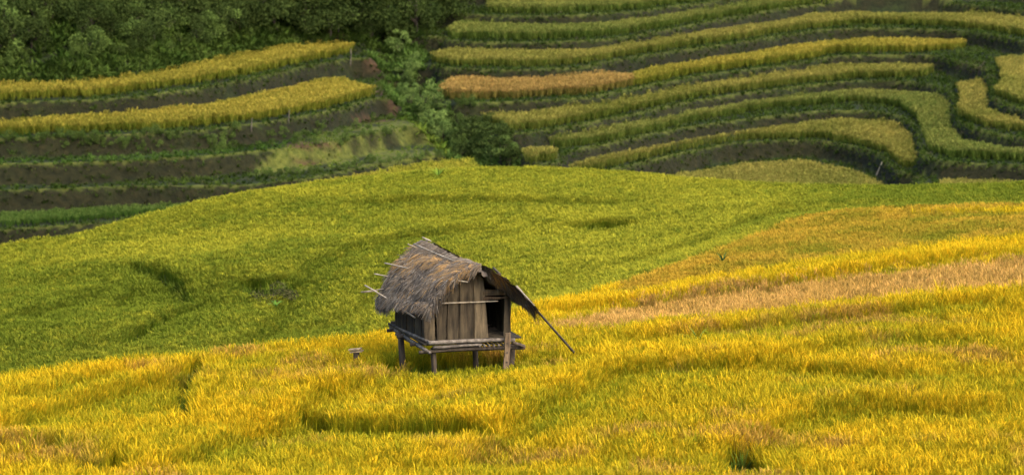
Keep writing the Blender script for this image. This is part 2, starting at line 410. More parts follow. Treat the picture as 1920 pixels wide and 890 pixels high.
MID = protos('rice_clumps_middle', [clump('rice_clump_middle', 12, 34, .70, .22, .012, M_RICE, 60+i, .12, 3, .9, .15) for i in range(5)])
FARC = protos('rice_clumps_far', [clump('rice_clump_far', 11, 14, .70, .22, .024, M_RICE, 80+i, .12, 3, .32, .18) for i in range(4)])
WEED = protos('weed_clumps', [clump('weed_clump', 16, 0, .42, 1.15, .055, M_WEED, 90+i, .5) for i in range(4)])
GRASS = protos('grass_tufts', [clump('grass_tuft', 14, 0, .30, .7, .022, M_WEED, 120+i, .3) for i in range(3)])
_ng = {}
def nodegroup(coll):
    if coll.name in _ng: return _ng[coll.name]
    g = bpy.data.node_groups.new('scatter_'+coll.name, 'GeometryNodeTree')
    g.interface.new_socket('Geometry', in_out='INPUT', socket_type='NodeSocketGeometry'); g.interface.new_socket('Geometry', in_out='OUTPUT', socket_type='NodeSocketGeometry')
    i = g.nodes.new('NodeGroupInput'); o = g.nodes.new('NodeGroupOutput'); ci = g.nodes.new('GeometryNodeCollectionInfo')
    ci.inputs['Collection'].default_value = coll; ci.inputs['Separate Children'].default_value = True; ci.inputs['Reset Children'].default_value = True
    iop = g.nodes.new('GeometryNodeInstanceOnPoints'); iop.inputs['Pick Instance'].default_value = True
    def na(n, t):
        a = g.nodes.new('GeometryNodeInputNamedAttribute'); a.data_type = t; a.inputs['Name'].default_value = n
        return [s for s in a.outputs if s.enabled][0]
    g.links.new(i.outputs[0], iop.inputs['Points']); g.links.new(ci.outputs[0], iop.inputs['Instance'])
    g.links.new(na('pick', 'INT'), iop.inputs['Instance Index']); g.links.new(na('rot', 'FLOAT_VECTOR'), iop.inputs['Rotation'])
    g.links.new(na('scl', 'FLOAT_VECTOR'), iop.inputs['Scale']); g.links.new(iop.outputs[0], o.inputs[0])
    _ng[coll.name] = g; return g
def scatter(name, x, y, z, col, coll, scl=1., sv=.09, tilt=.06, dz=-.03, wide=1.):
    n = len(x); me = bpy.data.meshes.new(name); me.vertices.add(n)
    me.vertices.foreach_set('co', np.stack([x, y, z+dz], -1).astype('f').ravel())
    def at_(nm, t, f, d):
        a = me.attributes.new(nm, t, 'POINT'); a.data.foreach_set(f, np.ascontiguousarray(d).ravel())
    at_('rot', 'FLOAT_VECTOR', 'vector', np.stack([rng.normal(0, tilt, n), rng.normal(0, tilt, n), rng.uniform(0, 6.283, n)], -1).astype('f'))
    s = np.broadcast_to(scl, n)*(1+rng.uniform(-sv, sv, n)); at_('scl', 'FLOAT_VECTOR', 'vector', np.stack([s*wide, s*wide, s], -1).astype('f'))
    at_('pick', 'INT', 'value', rng.integers(0, len(coll.objects), n).astype('i'))
    at_('col', 'FLOAT_COLOR', 'color', np.concatenate([np.clip(col, 0, 1), np.ones((n, 1))], 1).astype('f'))
    me.update(); o = link(bpy.data.objects.new(name, me)); md = o.modifiers.new('scatter', 'NODES'); md.node_group = nodegroup(coll); return o
def jgrid(x0, x1, y0, y1, s, j=.42):
    a, b = np.meshgrid(np.arange(x0, x1, s), np.arange(y0, y1, s)); a = a.ravel(); b = b.ravel()
    return a+rng.uniform(-j, j, a.shape)*s, b+rng.uniform(-j, j, a.shape)*s
def inview(x, y, m=2.5): return np.abs(x) < y*.1765+m
def lerp3(a, b, t): t = np.asarray(t)[:, None]; return np.array(a)*(1-t)+np.array(b)*t
# ---- hut frame first (the field leaves room for it)
HA = R(21); O3 = at(800, 640, 69.3); ex = np.array([math.cos(HA), math.sin(HA), 0]); ey = np.array([-math.sin(HA), math.cos(HA), 0])
def hutlocal(x, y): return (x-O3[0])*ex[0]+(y-O3[1])*ex[1], (x-O3[0])*ey[0]+(y-O3[1])*ey[1]
sd1 = lambda x, y: sgraph(x, y, B1)
DENT = [tuple(hit(1398, 870, canopy0))+(.50, 1.5), tuple(hit(515, 545, canopy0))+(.75, 1.1)]
def keep_common(x, y):
    k = samp(GAP, x, y) < .5
    for dx, dy, rx, ry in DENT: k &= ((x-dx)/rx)**2+((y-dy)/ry)**2 > 1
    lx, ly = hutlocal(x, y); k &= ~((lx > -.35) & (lx < 2.6) & (ly > -.2) & (ly < 1.7)) & ~((lx > -1.05) & (lx < 0) & (ly > -.2) & (ly < 2.0) & (rng.random(x.shape) < .85)); return k
# plots of the near hill, as plan polygons traced on the ground surface
def plan(poly): return [hit(u, v, canopy0) for u, v in poly]
PINK = plan([(1010,612),(1100,590),(1200,566),(1350,540),(1500,524),(1700,502),(1925,478),(2200,450),(2200,500),(1925,540),(1800,552),(1600,574),(1450,590),(1300,610),(1150,622),(1050,622)])
LOBE = plan([(1085,568),(1180,532),(1350,472),(1450,428),(1560,396),(1750,392),(1925,398),(2200,405),(2200,425),(1925,440),(1780,462),(1600,486),(1450,508),(1300,528),(1180,556)])
x, y = jgrid(-24, 26, 47, 106, .165); s1 = sd1(x, y)
ok = (s1 < .35) & inview(x, y); x, y = x[ok], y[ok]; s1 = s1[ok]
jx, jy = x+rng.normal(0, .35, len(x)), y+rng.normal(0, .55, len(x))
pk = inpoly(jx, jy, PINK); lb = (inpoly(jx, jy, LOBE) | ((x > 3.2) & (s1 > -1.6))) & ~pk
kc = keep_common(x, y) & ~((fbm(x, y, .9, 77, 2) > .80)); x, y, pk, lb, s1 = x[kc], y[kc], pk[kc], lb[kc], s1[kc]
z = samp(Z, x, y)
lxh, lyh = hutlocal(x, y)
green_near_hut = S(1.3-np.hypot((lxh-1.1)/2.6, (lyh+1.0)/1.5))
ripe = np.clip(.55+1.0*(fbm(x, y, 3.2, 31)-.5)+.45*(fbm(x, y, .8, 35, 2)-.5)+rng.normal(0, .26, len(x)), 0, 1)
ripe = np.clip(ripe+.32*samp(RIM_LIT, x, y)-.38*samp(FOOT_SHADE, x, y)+.35*S(1-np.abs(s1+1.2)/1.6)*(x < 2), 0, 1)*(1-.8*green_near_hut)  # besides ripeness, lit step rims and shaded feet are painted into this tint
c = lerp3((.26, .28, .011), (.60, .435, .012), ripe)
br = np.clip((fbm(x, y, 2.0, 41)-.62)/.12, 0, 1)*.6*(rng.random(len(x)) < .7); c = c*(1-br[:, None])+np.array((.40, .23, .05))*br[:, None]
c *= rng.uniform(.88, 1.12, (len(x), 1))
m = ~pk & ~lb; top = m & (y > 72) & (x > 1.0) & (~lb); sc_ = np.full(len(x), 1.)*(1-.2*green_near_hut)
sc_ *= .94+.14*fbm(x, y, 2.5, 51)
strip = m & (sdist(x, y, [np.array(q) for q in PINK[:8]])[0] > -.1) & (x > 1) & (y > 73)
front = m & ~strip
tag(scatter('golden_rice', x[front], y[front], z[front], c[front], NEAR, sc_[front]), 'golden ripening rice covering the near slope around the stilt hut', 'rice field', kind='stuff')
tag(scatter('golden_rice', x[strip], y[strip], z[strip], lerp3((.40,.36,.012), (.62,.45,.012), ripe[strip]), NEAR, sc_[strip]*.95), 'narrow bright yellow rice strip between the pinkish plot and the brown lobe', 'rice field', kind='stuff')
cp = lerp3((.42, .28, .05), (.58, .39, .085), np.clip(fbm(x[pk], y[pk], 1.2, 61)*1.6-.3+rng.normal(0, .2, pk.sum()), 0, 1))
tag(scatter('brown_rice', x[pk], y[pk], z[pk], cp, NEAR, sc_[pk]*.9), 'pinkish brown strip of dry rice climbing to the right edge', 'rice field', kind='stuff')
cl = lerp3((.20, .215, .014), (.44, .31, .026), np.clip(fbm(x[lb], y[lb], 1.8, 63)*1.7-.45+.42*S(1+s1[lb]/4.5)+rng.normal(0, .22, lb.sum()), 0, 1))
tag(scatter('brown_rice', x[lb], y[lb], z[lb], cl, MID, sc_[lb]), 'olive brown rounded rice plot rising behind the bright strip on the right', 'rice field', kind='stuff')
# green field behind
x, y = jgrid(-30, 30, 66, 132, .185); ok = inview(x, y, 4) & (sd1(x, y) > .3) & (sgraph(x, y, B2) < 2.2); x, y = x[ok], y[ok]
ok = keep_common(x, y); x, y = x[ok], y[ok]; z = samp(Z, x, y)
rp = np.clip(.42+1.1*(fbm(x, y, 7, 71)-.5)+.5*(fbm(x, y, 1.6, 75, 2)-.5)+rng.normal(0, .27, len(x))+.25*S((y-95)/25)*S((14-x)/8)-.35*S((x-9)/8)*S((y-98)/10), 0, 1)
rp = np.clip(rp+.3*samp(RIM_LIT, x, y)-.35*samp(FOOT_SHADE, x, y), 0, 1)  # green rice tint also carries painted rim light and foot shade
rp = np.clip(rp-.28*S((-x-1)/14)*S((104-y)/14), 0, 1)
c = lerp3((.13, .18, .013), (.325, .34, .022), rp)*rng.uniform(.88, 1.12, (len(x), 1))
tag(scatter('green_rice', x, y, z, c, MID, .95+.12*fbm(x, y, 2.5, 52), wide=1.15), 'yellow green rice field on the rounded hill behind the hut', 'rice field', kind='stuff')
x, y = jgrid(min(p[0] for p in G2P)-1, max(p[0] for p in G2P)+1, 118, 142, .25); ok = inpoly(x, y, G2P) & (sgraph(x, y, B2) > 2.2); x, y = x[ok], y[ok]
c = lerp3((.22, .26, .02), (.34, .33, .03), rng.random(len(x)))
tag(scatter('green_rice', x, y, samp(Z, x, y), c, MID, 1., wide=1.15), 'pale green rice plot on the ledge just beyond the near crest', 'rice field', kind='stuff')
# far terrace plots: (level, upper edge left to right, lower edge left to right, colours, label)
YG, OR, GR, GO = ((.17,.19,.028), (.28,.26,.045)), ((.28,.20,.045), (.38,.27,.06)), ((.12,.165,.026), (.20,.22,.038)), ((.22,.22,.024), (.33,.29,.034))
FIELDS = [
 (20.0, [(917,-30),(1450,-60)], [(915,24),(1000,26),(1157,20),(1275,6),(1354,-4),(1450,-16)], GR, 'green rice terrace cut by the top edge, highest on the right hillside'),
 (21.0, [(836,58),(844,47),(883,33),(934,43),(1000,45),(1100,45),(1197,35),(1315,18),(1433,-2),(1600,-24),(1925,-20),(2060,-16)], [(838,67),(852,73),(1000,75),(1157,67),(1315,39),(1500,10),(1600,0),(1925,4),(2060,8)], GR, 'second green rice terrace from the top with a rounded left end'),
 (22.0, [(808,106),(812,97),(844,90),(954,94),(1100,92),(1197,79),(1315,59),(1500,33),(1529,26),(1607,22),(1804,26),(1851,12),(1925,20),(2060,24)], [(812,117),(852,123),(993,126),(1100,119),(1157,108),(1315,84),(1500,57),(1600,46),(1765,48),(1843,56),(1925,68),(2060,72)], YG, 'third rice terrace of the right hillside with the farthest reaching left tip'),
 (23.0, [(822,170),(826,158),(852,144),(954,146),(1100,136),(1150,133),(1185,138)], [(826,180),(860,187),(1000,184),(1100,178),(1157,168),(1185,163)], OR, 'orange brown ripe end of the fourth right hand terrace'),
 (23.0, [(1187,137),(1197,132),(1315,112),(1500,83),(1627,70),(1804,74),(1839,79)], [(1187,163),(1315,137),(1500,113),(1568,100),(1725,97),(1800,92),(1843,84)], GO, 'long golden part of the fourth terrace right of the orange rice'),
 (24.0, [(900,219),(903,211),(993,208),(1100,197),(1157,185),(1315,157),(1500,128),(1568,120),(1745,120),(1757,127)], [(904,226),(954,245),(1000,243),(1100,227),(1157,215),(1315,182),(1500,156),(1607,147),(1725,146),(1757,134)], YG, 'fifth rice terrace ending in a blunt tip above the curved one'),
 (25.0, [(996,268),(1006,259),(1157,236),(1315,204),(1500,175),(1607,167),(1725,173),(1765,181),(1784,206),(1782,236),(1804,260),(1925,281),(2060,285)], [(998,272),(1060,278),(1157,262),(1315,226),(1450,203),(1607,191),(1686,201),(1722,226),(1733,256),(1741,284),(1784,295),(1925,303),(2060,307)], GR, 'long green rice terrace bending down around the lobe on the right'),
 (26.0, [(1034,322),(1060,309),(1157,287),(1315,256),(1450,236),(1588,222),(1666,226),(1706,248),(1724,283)], [(1040,329),(1106,322),(1157,310),(1315,274),(1393,263),(1529,258),(1607,271),(1666,291),(1692,315),(1717,316),(1723,290)], YG, 'seventh rice terrace ending in a drooping rounded lobe'),
 (27.1, [(1180,345),(1290,322),(1393,305),(1500,301),(1529,305),(1607,322),(1660,346)], [(1180,380),(1400,400),(1660,380)], YG, 'lowest rounded rice plot peeping over the near crest'),
 (26.0, [(1764,342),(1768,334),(1925,339),(2060,343)], [(1764,380),(1925,390),(2060,394)], YG, 'narrow rice plot at the foot of the right hillside'),
 (25.0, [(976,286),(984,277),(1010,274),(1040,276),(1051,285)], [(976,298),(1000,305),(1035,303),(1052,294)], YG, 'small oval rice patch beside the gully'),
 (24.0, [(1789,155),(1845,147),(1857,177),(1846,200),(1880,214),(1925,226),(2060,230)], [(1793,160),(1804,185),(1793,214),(1816,226),(1843,238),(1925,249),(2060,253)], YG, 'hooked rice plot beside the bare red soil on the right'),
 (23.0, [(1861,108),(1925,104),(2060,108)], [(1866,118),(1883,146),(1862,168),(1867,181),(1925,201),(2060,205)], YG, 'rice plot at the right edge above the hooked one'),
 (21.6, [(-160,154),(0,157),(191,139),(382,115),(535,86),(611,76),(655,79),(665,88)], [(-160,183),(0,189),(191,180),(382,156),(535,126),(655,100),(666,94)], GO, 'upper golden rice terrace on the left hillside below the scrub'),
 (22.9, [(-160,220),(0,225),(229,210),(382,195),(540,163),(611,147),(640,146),(700,163),(707,168)], [(-160,247),(0,254),(306,243),(497,224),(611,203),(700,181),(708,175)], GO, 'lower golden rice terrace on the left hillside'),
 (26.3, [(-160,394),(0,398),(120,392),(300,383),(420,377)], [(-160,420),(0,426),(120,419),(235,408),(420,388)], ((.07,.13,.02), (.12,.19,.03)), 'dark green young rice on the lowest left terrace'),
]
RICEMASK = np.zeros(XX.shape, bool)
for H, upe, loe, (ca_, cb_), lab in FIELDS:
    poly = upe+loe[::-1]; zk = CAMZ-H
    us = np.array([p[0] for p in poly], float); vs_ = np.array([p[1] for p in poly], float)
    X_, Y_ = on_level(us, vs_+0*us, zk); X2, Y2 = on_level(us, vs_, zk+.6)
    x0, x1, y0, y1 = min(X_.min(), X2.min())-1, max(X_.max(), X2.max())+1, max(135, min(Y_.min(), Y2.min())-1), min(240, max(Y_.max(), Y2.max())+1)
    x, y = jgrid(x0, x1, y0, y1, .21)
    hr = .3 if H == 26.3 else .56
    ub, vb = proj(x, y, zk); ut, vt = proj(x, y, zk+hr)
    zz = samp(Z, x, y)
    ok = inpoly(ub, vb+rng.normal(0, 1.1, len(x)), poly) & inpoly(ut, vt, poly) & (np.abs(zz-zk) < .22)
    x, y, zz = x[ok], y[ok], zz[ok]
    if len(x) < 5: print('EMPTY FIELD', lab); continue
    t = np.clip(.5+1.3*(fbm(x, y, 5, int(H*3))-.5)+rng.normal(0, .16, len(x)), 0, 1)
    c = lerp3(ca_, cb_, t)*rng.uniform(.82, 1.18, (len(x), 1))
    tag(scatter('terrace_rice', x, y, zz, c, FARC, (.95 if hr > .4 else .6)*(.86+.26*fbm(x, y, 1.6, 17)), sv=.12, tilt=.08, wide=1.2), lab, 'rice terrace', 'rice terraces on the far hillside', kind='stuff')
    ii = ((x-GX0)/GS).round().astype(int).clip(0, len(gx)-1); jj = ((y-GY0)/GS).round().astype(int).clip(0, len(gy)-1); RICEMASK[jj, ii] = True
    print('field', len(x), round(x1-x0, 1), round(y1-y0, 1), lab)
# ---- weeds on banks and slopes
x, y = jgrid(-50, 50, 128, 222, .30); ok = inview(x, y, 9) & (samp(W2, x, y) > .6); x, y = x[ok], y[ok]
z = samp(Z, x, y); sl_ = samp(SLOPE, x, y); e_ = samp(EDGE, x, y); wl = samp(WLG, x, y); wg_ = samp(WGG, x, y); tl = samp(TOPL, x, y); rm = samp(RICEMASK.astype(float), x, y)
u, v = proj(x, y, z)
lawn_ = inpoly(u, v, LAWN)
scrub = (wl > .5) & (tl > 4.6); weedy = ((wl > .5) & (u < 640) & (v > 250) & (v < 312))
dens = np.where(scrub, .95, np.where(wg_ > .2, .9, np.where(weedy, .9, np.where(lawn_, .5, .8+.15*(wl < .5)))))
k = (rm < .25) & (rng.random(len(x)) < dens*(.35+1.1*fbm(x, y, 1.8, 91)))
x, y, z, sl_, scrub, wg_, weedy, lawn_, v = [q_[k] for q_ in (x, y, z, sl_, scrub, wg_, weedy, lawn_, v)]
t = np.clip(fbm(x, y, 2.2, 95)*1.6-.3+rng.normal(0, .15, len(x)), 0, 1)
c = lerp3((.022, .036, .008), (.065, .08, .016), t)
c = np.where((wg_ > .2)[:, None], lerp3((.04, .07, .015), (.14, .20, .04), t), c)
c = np.where(scrub[:, None], lerp3((.03, .05, .010), (.10, .13, .025), t), c)
c = np.where(weedy[:, None], lerp3((.035, .065, .012), (.08, .13, .025), t), c)
c = np.where(lawn_[:, None], lerp3((.09, .14, .018), (.24, .27, .035), t), c)
brn = (rng.random(len(x)) < np.where(sl_ > .7, .22, .05)) & ~scrub & (wg_ < .2); c = np.where(brn[:, None], lerp3((.05, .035, .02), (.11, .08, .045), t), c)
tag(scatter('bank_weeds', x, y, z, c, WEED, np.where(scrub, 1.5, np.where(wg_ > .2, 1.2, np.where(lawn_, .4, .58)))*rng.uniform(.7, 1.3, len(x)), sv=.3, tilt=.25), 'low weeds and grass over the terrace banks and scrubby slope', 'ground cover', kind='stuff')
# ---- bright grass along the terrace lips
x, y = jgrid(-46, 46, 140, 222, .16); ok = inview(x, y, 5) & (samp(W2, x, y) > .9); x, y = x[ok], y[ok]; e_ = samp(EDGE, x, y); rm = samp(RICEMASK.astype(float), x, y)
ok = (e_ > -.22) & (e_ < .22) & (rm < .4) & (rng.random(len(x)) < .75); x, y = x[ok], y[ok]
c = lerp3((.07, .12, .02), (.18, .21, .04), rng.random(len(x)))
tag(scatter('bund_grass', x, y, samp(Z, x, y), c, GRASS, .42, sv=.3), 'thin green grass line along the terrace lips', 'grass', kind='stuff')
# ---- short grass under the hut and in the gaps of the near plots
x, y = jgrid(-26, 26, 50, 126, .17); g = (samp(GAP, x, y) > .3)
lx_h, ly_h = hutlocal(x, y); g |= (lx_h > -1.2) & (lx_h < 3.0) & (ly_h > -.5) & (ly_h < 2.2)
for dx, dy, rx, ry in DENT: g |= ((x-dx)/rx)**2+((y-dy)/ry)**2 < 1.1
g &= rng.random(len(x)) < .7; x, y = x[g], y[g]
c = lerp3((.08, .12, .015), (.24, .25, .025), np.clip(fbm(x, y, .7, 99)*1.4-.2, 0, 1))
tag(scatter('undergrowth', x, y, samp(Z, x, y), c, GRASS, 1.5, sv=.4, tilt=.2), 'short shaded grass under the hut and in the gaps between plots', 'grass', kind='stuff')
print('scatter done')
exec_hut = True
# ------------------------------------------------------------------ the hut
HUT = empty('stilt_hut', tuple(O3), HA)
tag(HUT, 'small weathered plank hut on stilts with a shaggy grey thatched roof', 'hut')
def hp(u, v, ly):
    dx, dy, dz = ray(u, v); d = np.array([dx, dy, dz]); o = O3-np.array([0, 0, CAMZ])
    t = (ly+o.dot(ey))/d.dot(ey); p = d*t-o
    return np.array([p.dot(ex), ly, p[2]])
def gz(lx, ly):
    w = O3+ex*lx+ey*ly; return float(ground(w[0], w[1]))-O3[2]
RF, RB = hp(903, 500, -.42), hp(803, 455, 2.55)
EFL, EML, EBL = hp(810, 575, -.38), hp(764, 566, 1.1), hp(716, 562, 2.6)
EFR = hp(995, 573, -.40); EBR = np.array([EFR[0]+.15*0+RB[0]-RF[0], 2.6, EFR[2]+(RB[2]-RF[2])+.0])
print('ridge', RF, RB, 'eaves', EFL, EML, EBL, EFR, EBR)
def roofL(s, t):
    s = np.asarray(s, float)[..., None]; t = np.asarray(t, float)[..., None]
    rg = RF*(1-s)+RB*s+np.array([0, 0, -.07])*np.sin(np.pi*s)
    ev = EFL*(1-s)*(1-2*s)+EML*4*s*(1-s)+EBL*s*(2*s-1)
    b = np.sin(np.pi*np.clip(t, 0, 1))
    return rg*(1-t)+ev*t+b*np.array([-.10, 0, .17])
def roofR(s, t):
    s = np.asarray(s, float)[..., None]; t = np.asarray(t, float)[..., None]
    rg = RF*(1-s)+RB*s+np.array([0, 0, -.07])*np.sin(np.pi*s)
    ev = EFR*(1-s)+EBR*s
    b = np.sin(np.pi*np.clip(t, 0, 1))**2; return rg*(1-t)+ev*t+b*np.array([.03, 0, .05])+np.array([0, 0, -.045])*(1-t)
def thatch(name, fn, sgn, nstr, seed, label=None):
    r = np.random.default_rng(seed); mb = MB(); n, m_ = 26, 22; vs = []; fs = []
    sg, tg = np.meshgrid(np.linspace(0, 1, n), np.linspace(0, 1, m_)); Pt = fn(sg, tg)
    Pt = Pt+np.array([0, 0, 1])*(.05*(r.random(sg.shape)-.5)+.10*(vnoise(sg*9, tg*6, 1., seed)-.5)*np.minimum(1, tg*5))[..., None]+np.array([0, 0, -.05])*(1-np.minimum(1, tg*8))[..., None]*(sgn < 0)
    for k, off in ((0, 0), (1, -.11)):
        for j in range(m_):
            for i in range(n): vs.append(Pt[j, i]+np.array([0, 0, off]))
    A = n*m_
    for j in range(m_-1):
        for i in range(n-1):
            a = j*n+i; fs.append((a, a+1, a+n+1, a+n)); fs.append((A+a, A+a+n, A+a+n+1, A+a+1))
    rim = [j*n for j in range(m_)]+[(m_-1)*n+i for i in range(1, n)]+[j*n+n-1 for j in range(m_-2, -1, -1)]+[i for i in range(n-2, 0, -1)]
    for a, b in zip(rim, rim[1:]+rim[:1]): fs.append((a, A+a, A+b, b))
    mb.add(vs, fs, (.14, .112, .085))
    grey = np.array([(.155, .127, .090), (.092, .073, .050), (.125, .090, .053), (.038, .029, .020)]); org = np.array((.30, .17, .055))
    for i in range(nstr):
        k = r.random(); s = r.random(); t = r.random()**.85
        if k < .13: t = r.uniform(.93, 1.03)
        elif k < .24: s = r.uniform(-.03, .03)
        elif k < .27: s = r.uniform(.97, 1.03)
        elif k < .30: t = r.uniform(-.01, .05)
        p = fn(s, t); q_ = fn(s, t+.05); d = q_-p; d = d/np.linalg.norm(d); sd_ = fn(s+.03, t)-p; sd_ = sd_/np.linalg.norm(sd_); nn = np.cross(d, sd_)*sgn; nn = nn if nn[2] > 0 else -nn
        lump = float(vnoise(np.array(s*9), np.array(t*6), 1., seed))
        cn = float(vnoise(np.array(s*3.1), np.array(t*2.0), .35, seed)); cn2 = float(vnoise(np.array(s*3.1+9), np.array(t*2.0), .5, seed+4))
        a = r.normal(0, .34)+(cn-.5)*1.3; dd = d*math.cos(a)+sd_*math.sin(a)
        L = r.uniform(.10, .42); w = r.uniform(.005, .017)
        if k < .13: dd = dd*.8+np.array([0, 0, -.6]); L = r.uniform(.06, .17)+.3*max(0, lump-.5)
        elif k < .24 and s < .04: dd = dd*.75+np.array([r.normal(0, .1), -.1, -.75]); L = r.uniform(.08, .34)
        course = (t*4.3+s*.6+.5*cn2) % 1.0
        base = p+nn*(r.uniform(-.02, .05)+.11*(lump-.4)+.05*course); tip = base+dd*L+nn*r.normal(.0, .03)+np.array([0, 0, -.04*L]); mid = (base+tip)/2+nn*.02+r.normal(0, .01, 3)
        ws = np.cross(dd, nn); ws = ws/(np.linalg.norm(ws)+1e-6); ws = ws*math.cos(r.uniform(-.8, .8))+nn*.3
        c_ = grey[min(3, int(r.random()*(2.5 if sgn > 0 else 2.0)+cn2*1.3))]*r.uniform(.6, 1.5)*(.62+.75*lump)
        if (cn > .60 and .10 < t < .55 and r.random() < .4) or r.random() < .03: c_ = org*r.uniform(.6, 1.2)
        c_ = c_*(1.45 if (k < .24 and s < .04) else 1)
        mb.add([base-ws*w, base+ws*w, mid+ws*w*.9, mid-ws*w*.9, tip+ws*w*.3, tip-ws*w*.3], [(0, 1, 2, 3), (3, 2, 4, 5)], c_)
    o = mb.build(name, M_THATCH, HUT)
    if label: o['label'] = label
    return o
thatch('thatch', roofL, 1, 17000, 3, 'grey thatched left slope with orange brown patches'); thatch('thatch', roofR, -1, 15000, 6, 'thatched right slope with hanging fringe')
# ragged tuft drooping off the back left corner
mb = MB(); r = np.random.default_rng(9)
for i in range(1500):
    s = r.uniform(.86, 1.05); p = roofL(s, r.uniform(.9, 1.0)); d = np.array([r.normal(-.10, .10), r.normal(.08, .1), -1]); L = r.uniform(.15, .42)
    ws = np.array([r.normal(), r.normal(), .2]); ws /= np.linalg.norm(ws); w = .009; b = p+r.normal(0, .03, 3); t_ = b+d*L; mdd = (b+t_)/2+np.array([-.04, 0, 0])
    c_ = np.array((.20, .185, .18))*r.uniform(.5, 1.4); mb.add([b-ws*w, b+ws*w, mdd+ws*w, mdd-ws*w, t_+ws*w*.3, t_-ws*w*.3], [(0, 1, 2, 3), (3, 2, 4, 5)], c_)
mb.build('thatch_tuft', M_THATCH, HUT)
# walls
def rooflz(lx, ly):
    s = np.clip((ly+.42)/2.97, 0, 1); tt = np.linspace(0, 1, 40)
    for fn in (roofL, roofR):
        c_ = fn(np.full(40, s), tt); k = np.argmin(np.abs(c_[:, 0]-lx))
        if abs(c_[k, 0]-lx) < .08: return c_[k, 2]-.15
    return .75
def board(mb, xb0, xb1, xt0, xt1, z0, z1, z2, y, col, th=.03, axis_=0):
    """plank standing between two edges, z1 and z2 are its two top heights, sawn unevenly"""
    def pt(a, z, yy): return (a, yy, z) if axis_ == 0 else (yy, a, z)
    L = [pt(xb0, z0+random.uniform(-.02, .02), y), pt(xb1, z0+random.uniform(-.02, .02), y)]
    w_ = [random.uniform(-.008, .008) for _ in range(6)]
    for k, t in enumerate((.33, .66)): L.append(pt(xb1+(xt1-xb1)*t+w_[k], z0+(z2-z0)*t, y+w_[k]))
    L += [pt(xt1, z2, y+w_[4]), pt(xt0, z1, y+w_[4])]
    for k, t in enumerate((.66, .33)): L.append(pt(xb0+(xt0-xb0)*t+w_[k+2], z0+(z1-z0)*t, y+w_[k]))
    mb.prism(L, (0, th, 0) if axis_ == 0 else (th, 0, 0), col)
def X(u, v=640): return hp(u, v, 0.)[0]
W1 = X(957)
def px_board(mb, ub0, ub1, ut0, ut1, vt, y, col, vb=641):
    a = hp(ub0, vb, y); b = hp(ub1, vb, y); c_ = hp(ut0, vt, y); d = hp(ut1, vt, y)
    board(mb, a[0], b[0], c_[0], d[0], a[2] if vb < 630 else -.02, min(c_[2], 9), min(d[2], 9), y, col)
mb = MB()
for ub0, ub1, ut0, ut1, yo, g in [(797,816,792,813,.02,1.15),(819.5,837,817,839,-.012,.62),(839,860,841,860.5,.02,.95),(861,891,862,889,.0,.8),(890,916,888,906.5,-.035,1.4),(944,958,946,957,.02,.62)]:
    a = hp(ub0, 640, yo); b = hp(ub1, 640, yo); x0, x1 = a[0], b[0]; c0 = hp(ut0, 540, yo)[0]; c1 = hp(ut1, 540, yo)[0]
    board(mb, x0, x1, c0, c1, -.02, rooflz(c0, yo), rooflz(c1, yo), yo, (g, g*.96, g*.86))
mb.build('front_wall', M_BOARD, HUT)
mb = MB()
px_board(mb, 906, 951, 905, 950, 543, -.035, (.95, .85, .7), vb=556); px_board(mb, 906, 958, 908, 958, 556.5, -.055, (1.1, .9, .75), vb=562)
mb.build('lintel', M_BOARD, HUT)
mb = MB()
for u0, u1, vt, g in [(931,941,512,.9),(940,952,520,.75)]: px_board(mb, u0, u1, u0-1, u1-2, vt, .0, (g, g*.93, g*.8), vb=545)
mb.build('gable_board', M_BOARD, HUT)
WD = 2.3
mb = MB(); yy = 0.02; xw = X(798)
ks = [.0, .26, .50, .80, 1.06, 1.40, 1.70, 2.02, WD]
for a, b in zip(ks[:-1], ks[1:]):
    g = random.uniform(.5, .8); ln = -.05-.04*a; board(mb, a+.02, b-.015, a+.05, b+.02, -.03, rooflz(xw-.03, a), rooflz(xw-.03, b), xw+random.uniform(-.02, .01), (g, g*.98, g*.93), axis_=1)
mb.build('side_wall', M_BOARD, HUT)
mb = MB()
for a, b in zip(ks[:-1], ks[1:]):
    g = random.uniform(.6, .9); board(mb, a+.01, b-.01, a, b, -.03, rooflz(W1, a), rooflz(W1, b), W1-.02, (g, g, g*.9), axis_=1)
mb.build('side_wall', M_BOARD, HUT)
mb = MB(); xs = np.linspace(xw, W1, 8)
for a, b in zip(xs[:-1], xs[1:]):
    g = random.uniform(.6, .9); board(mb, a+.004, b-.004, a+.004, b-.004, -.03, rooflz(a, WD), rooflz(b, WD), WD, (g, g, g*.9))
mb.build('back_wall', M_BOARD, HUT)
# platform: floor boards, beams and side rails
mb = MB()
for k in range(11):
    y0 = -.18+k*.255; mb.prism([(-.12, y0, -.06), (-.12, y0+.235, -.06), (W1+.22, y0+.235, -.06), (W1+.22, y0, -.06)], (0, 0, .035), (random.uniform(.6, .9),)*3)
mb.build('floor', M_BOARD, HUT)
def part_stick(name, a, b, r0, r1=None, mat=M_POLE, bend=.008, label=None, parent=HUT, n=8, wob=.12):
    mb = MB(); p, rr = stick(a, b, r0, r1, bend, 7); mb.tube(p, rr, n, wob=wob); o = mb.build(name, mat, parent, smooth=True)
    if label: o['label'] = label
    return o
part_stick('floor_beam', hp(803, 643, -.28), hp(965, 637, -.28), .058, .05, label='pale round front rail of the platform')
part_stick('floor_beam', hp(812, 651, -.24), hp(903, 645.5, -.24), .05, .04)
part_stick('floor_beam', hp(786, 660.5, -.18), hp(984, 650, -.18), .045, .06, M_POST, label='dark lower front beam')
part_stick('floor_beam', hp(960, 641, -.30), hp(982, 649, -.30), .045, .05, M_POST)
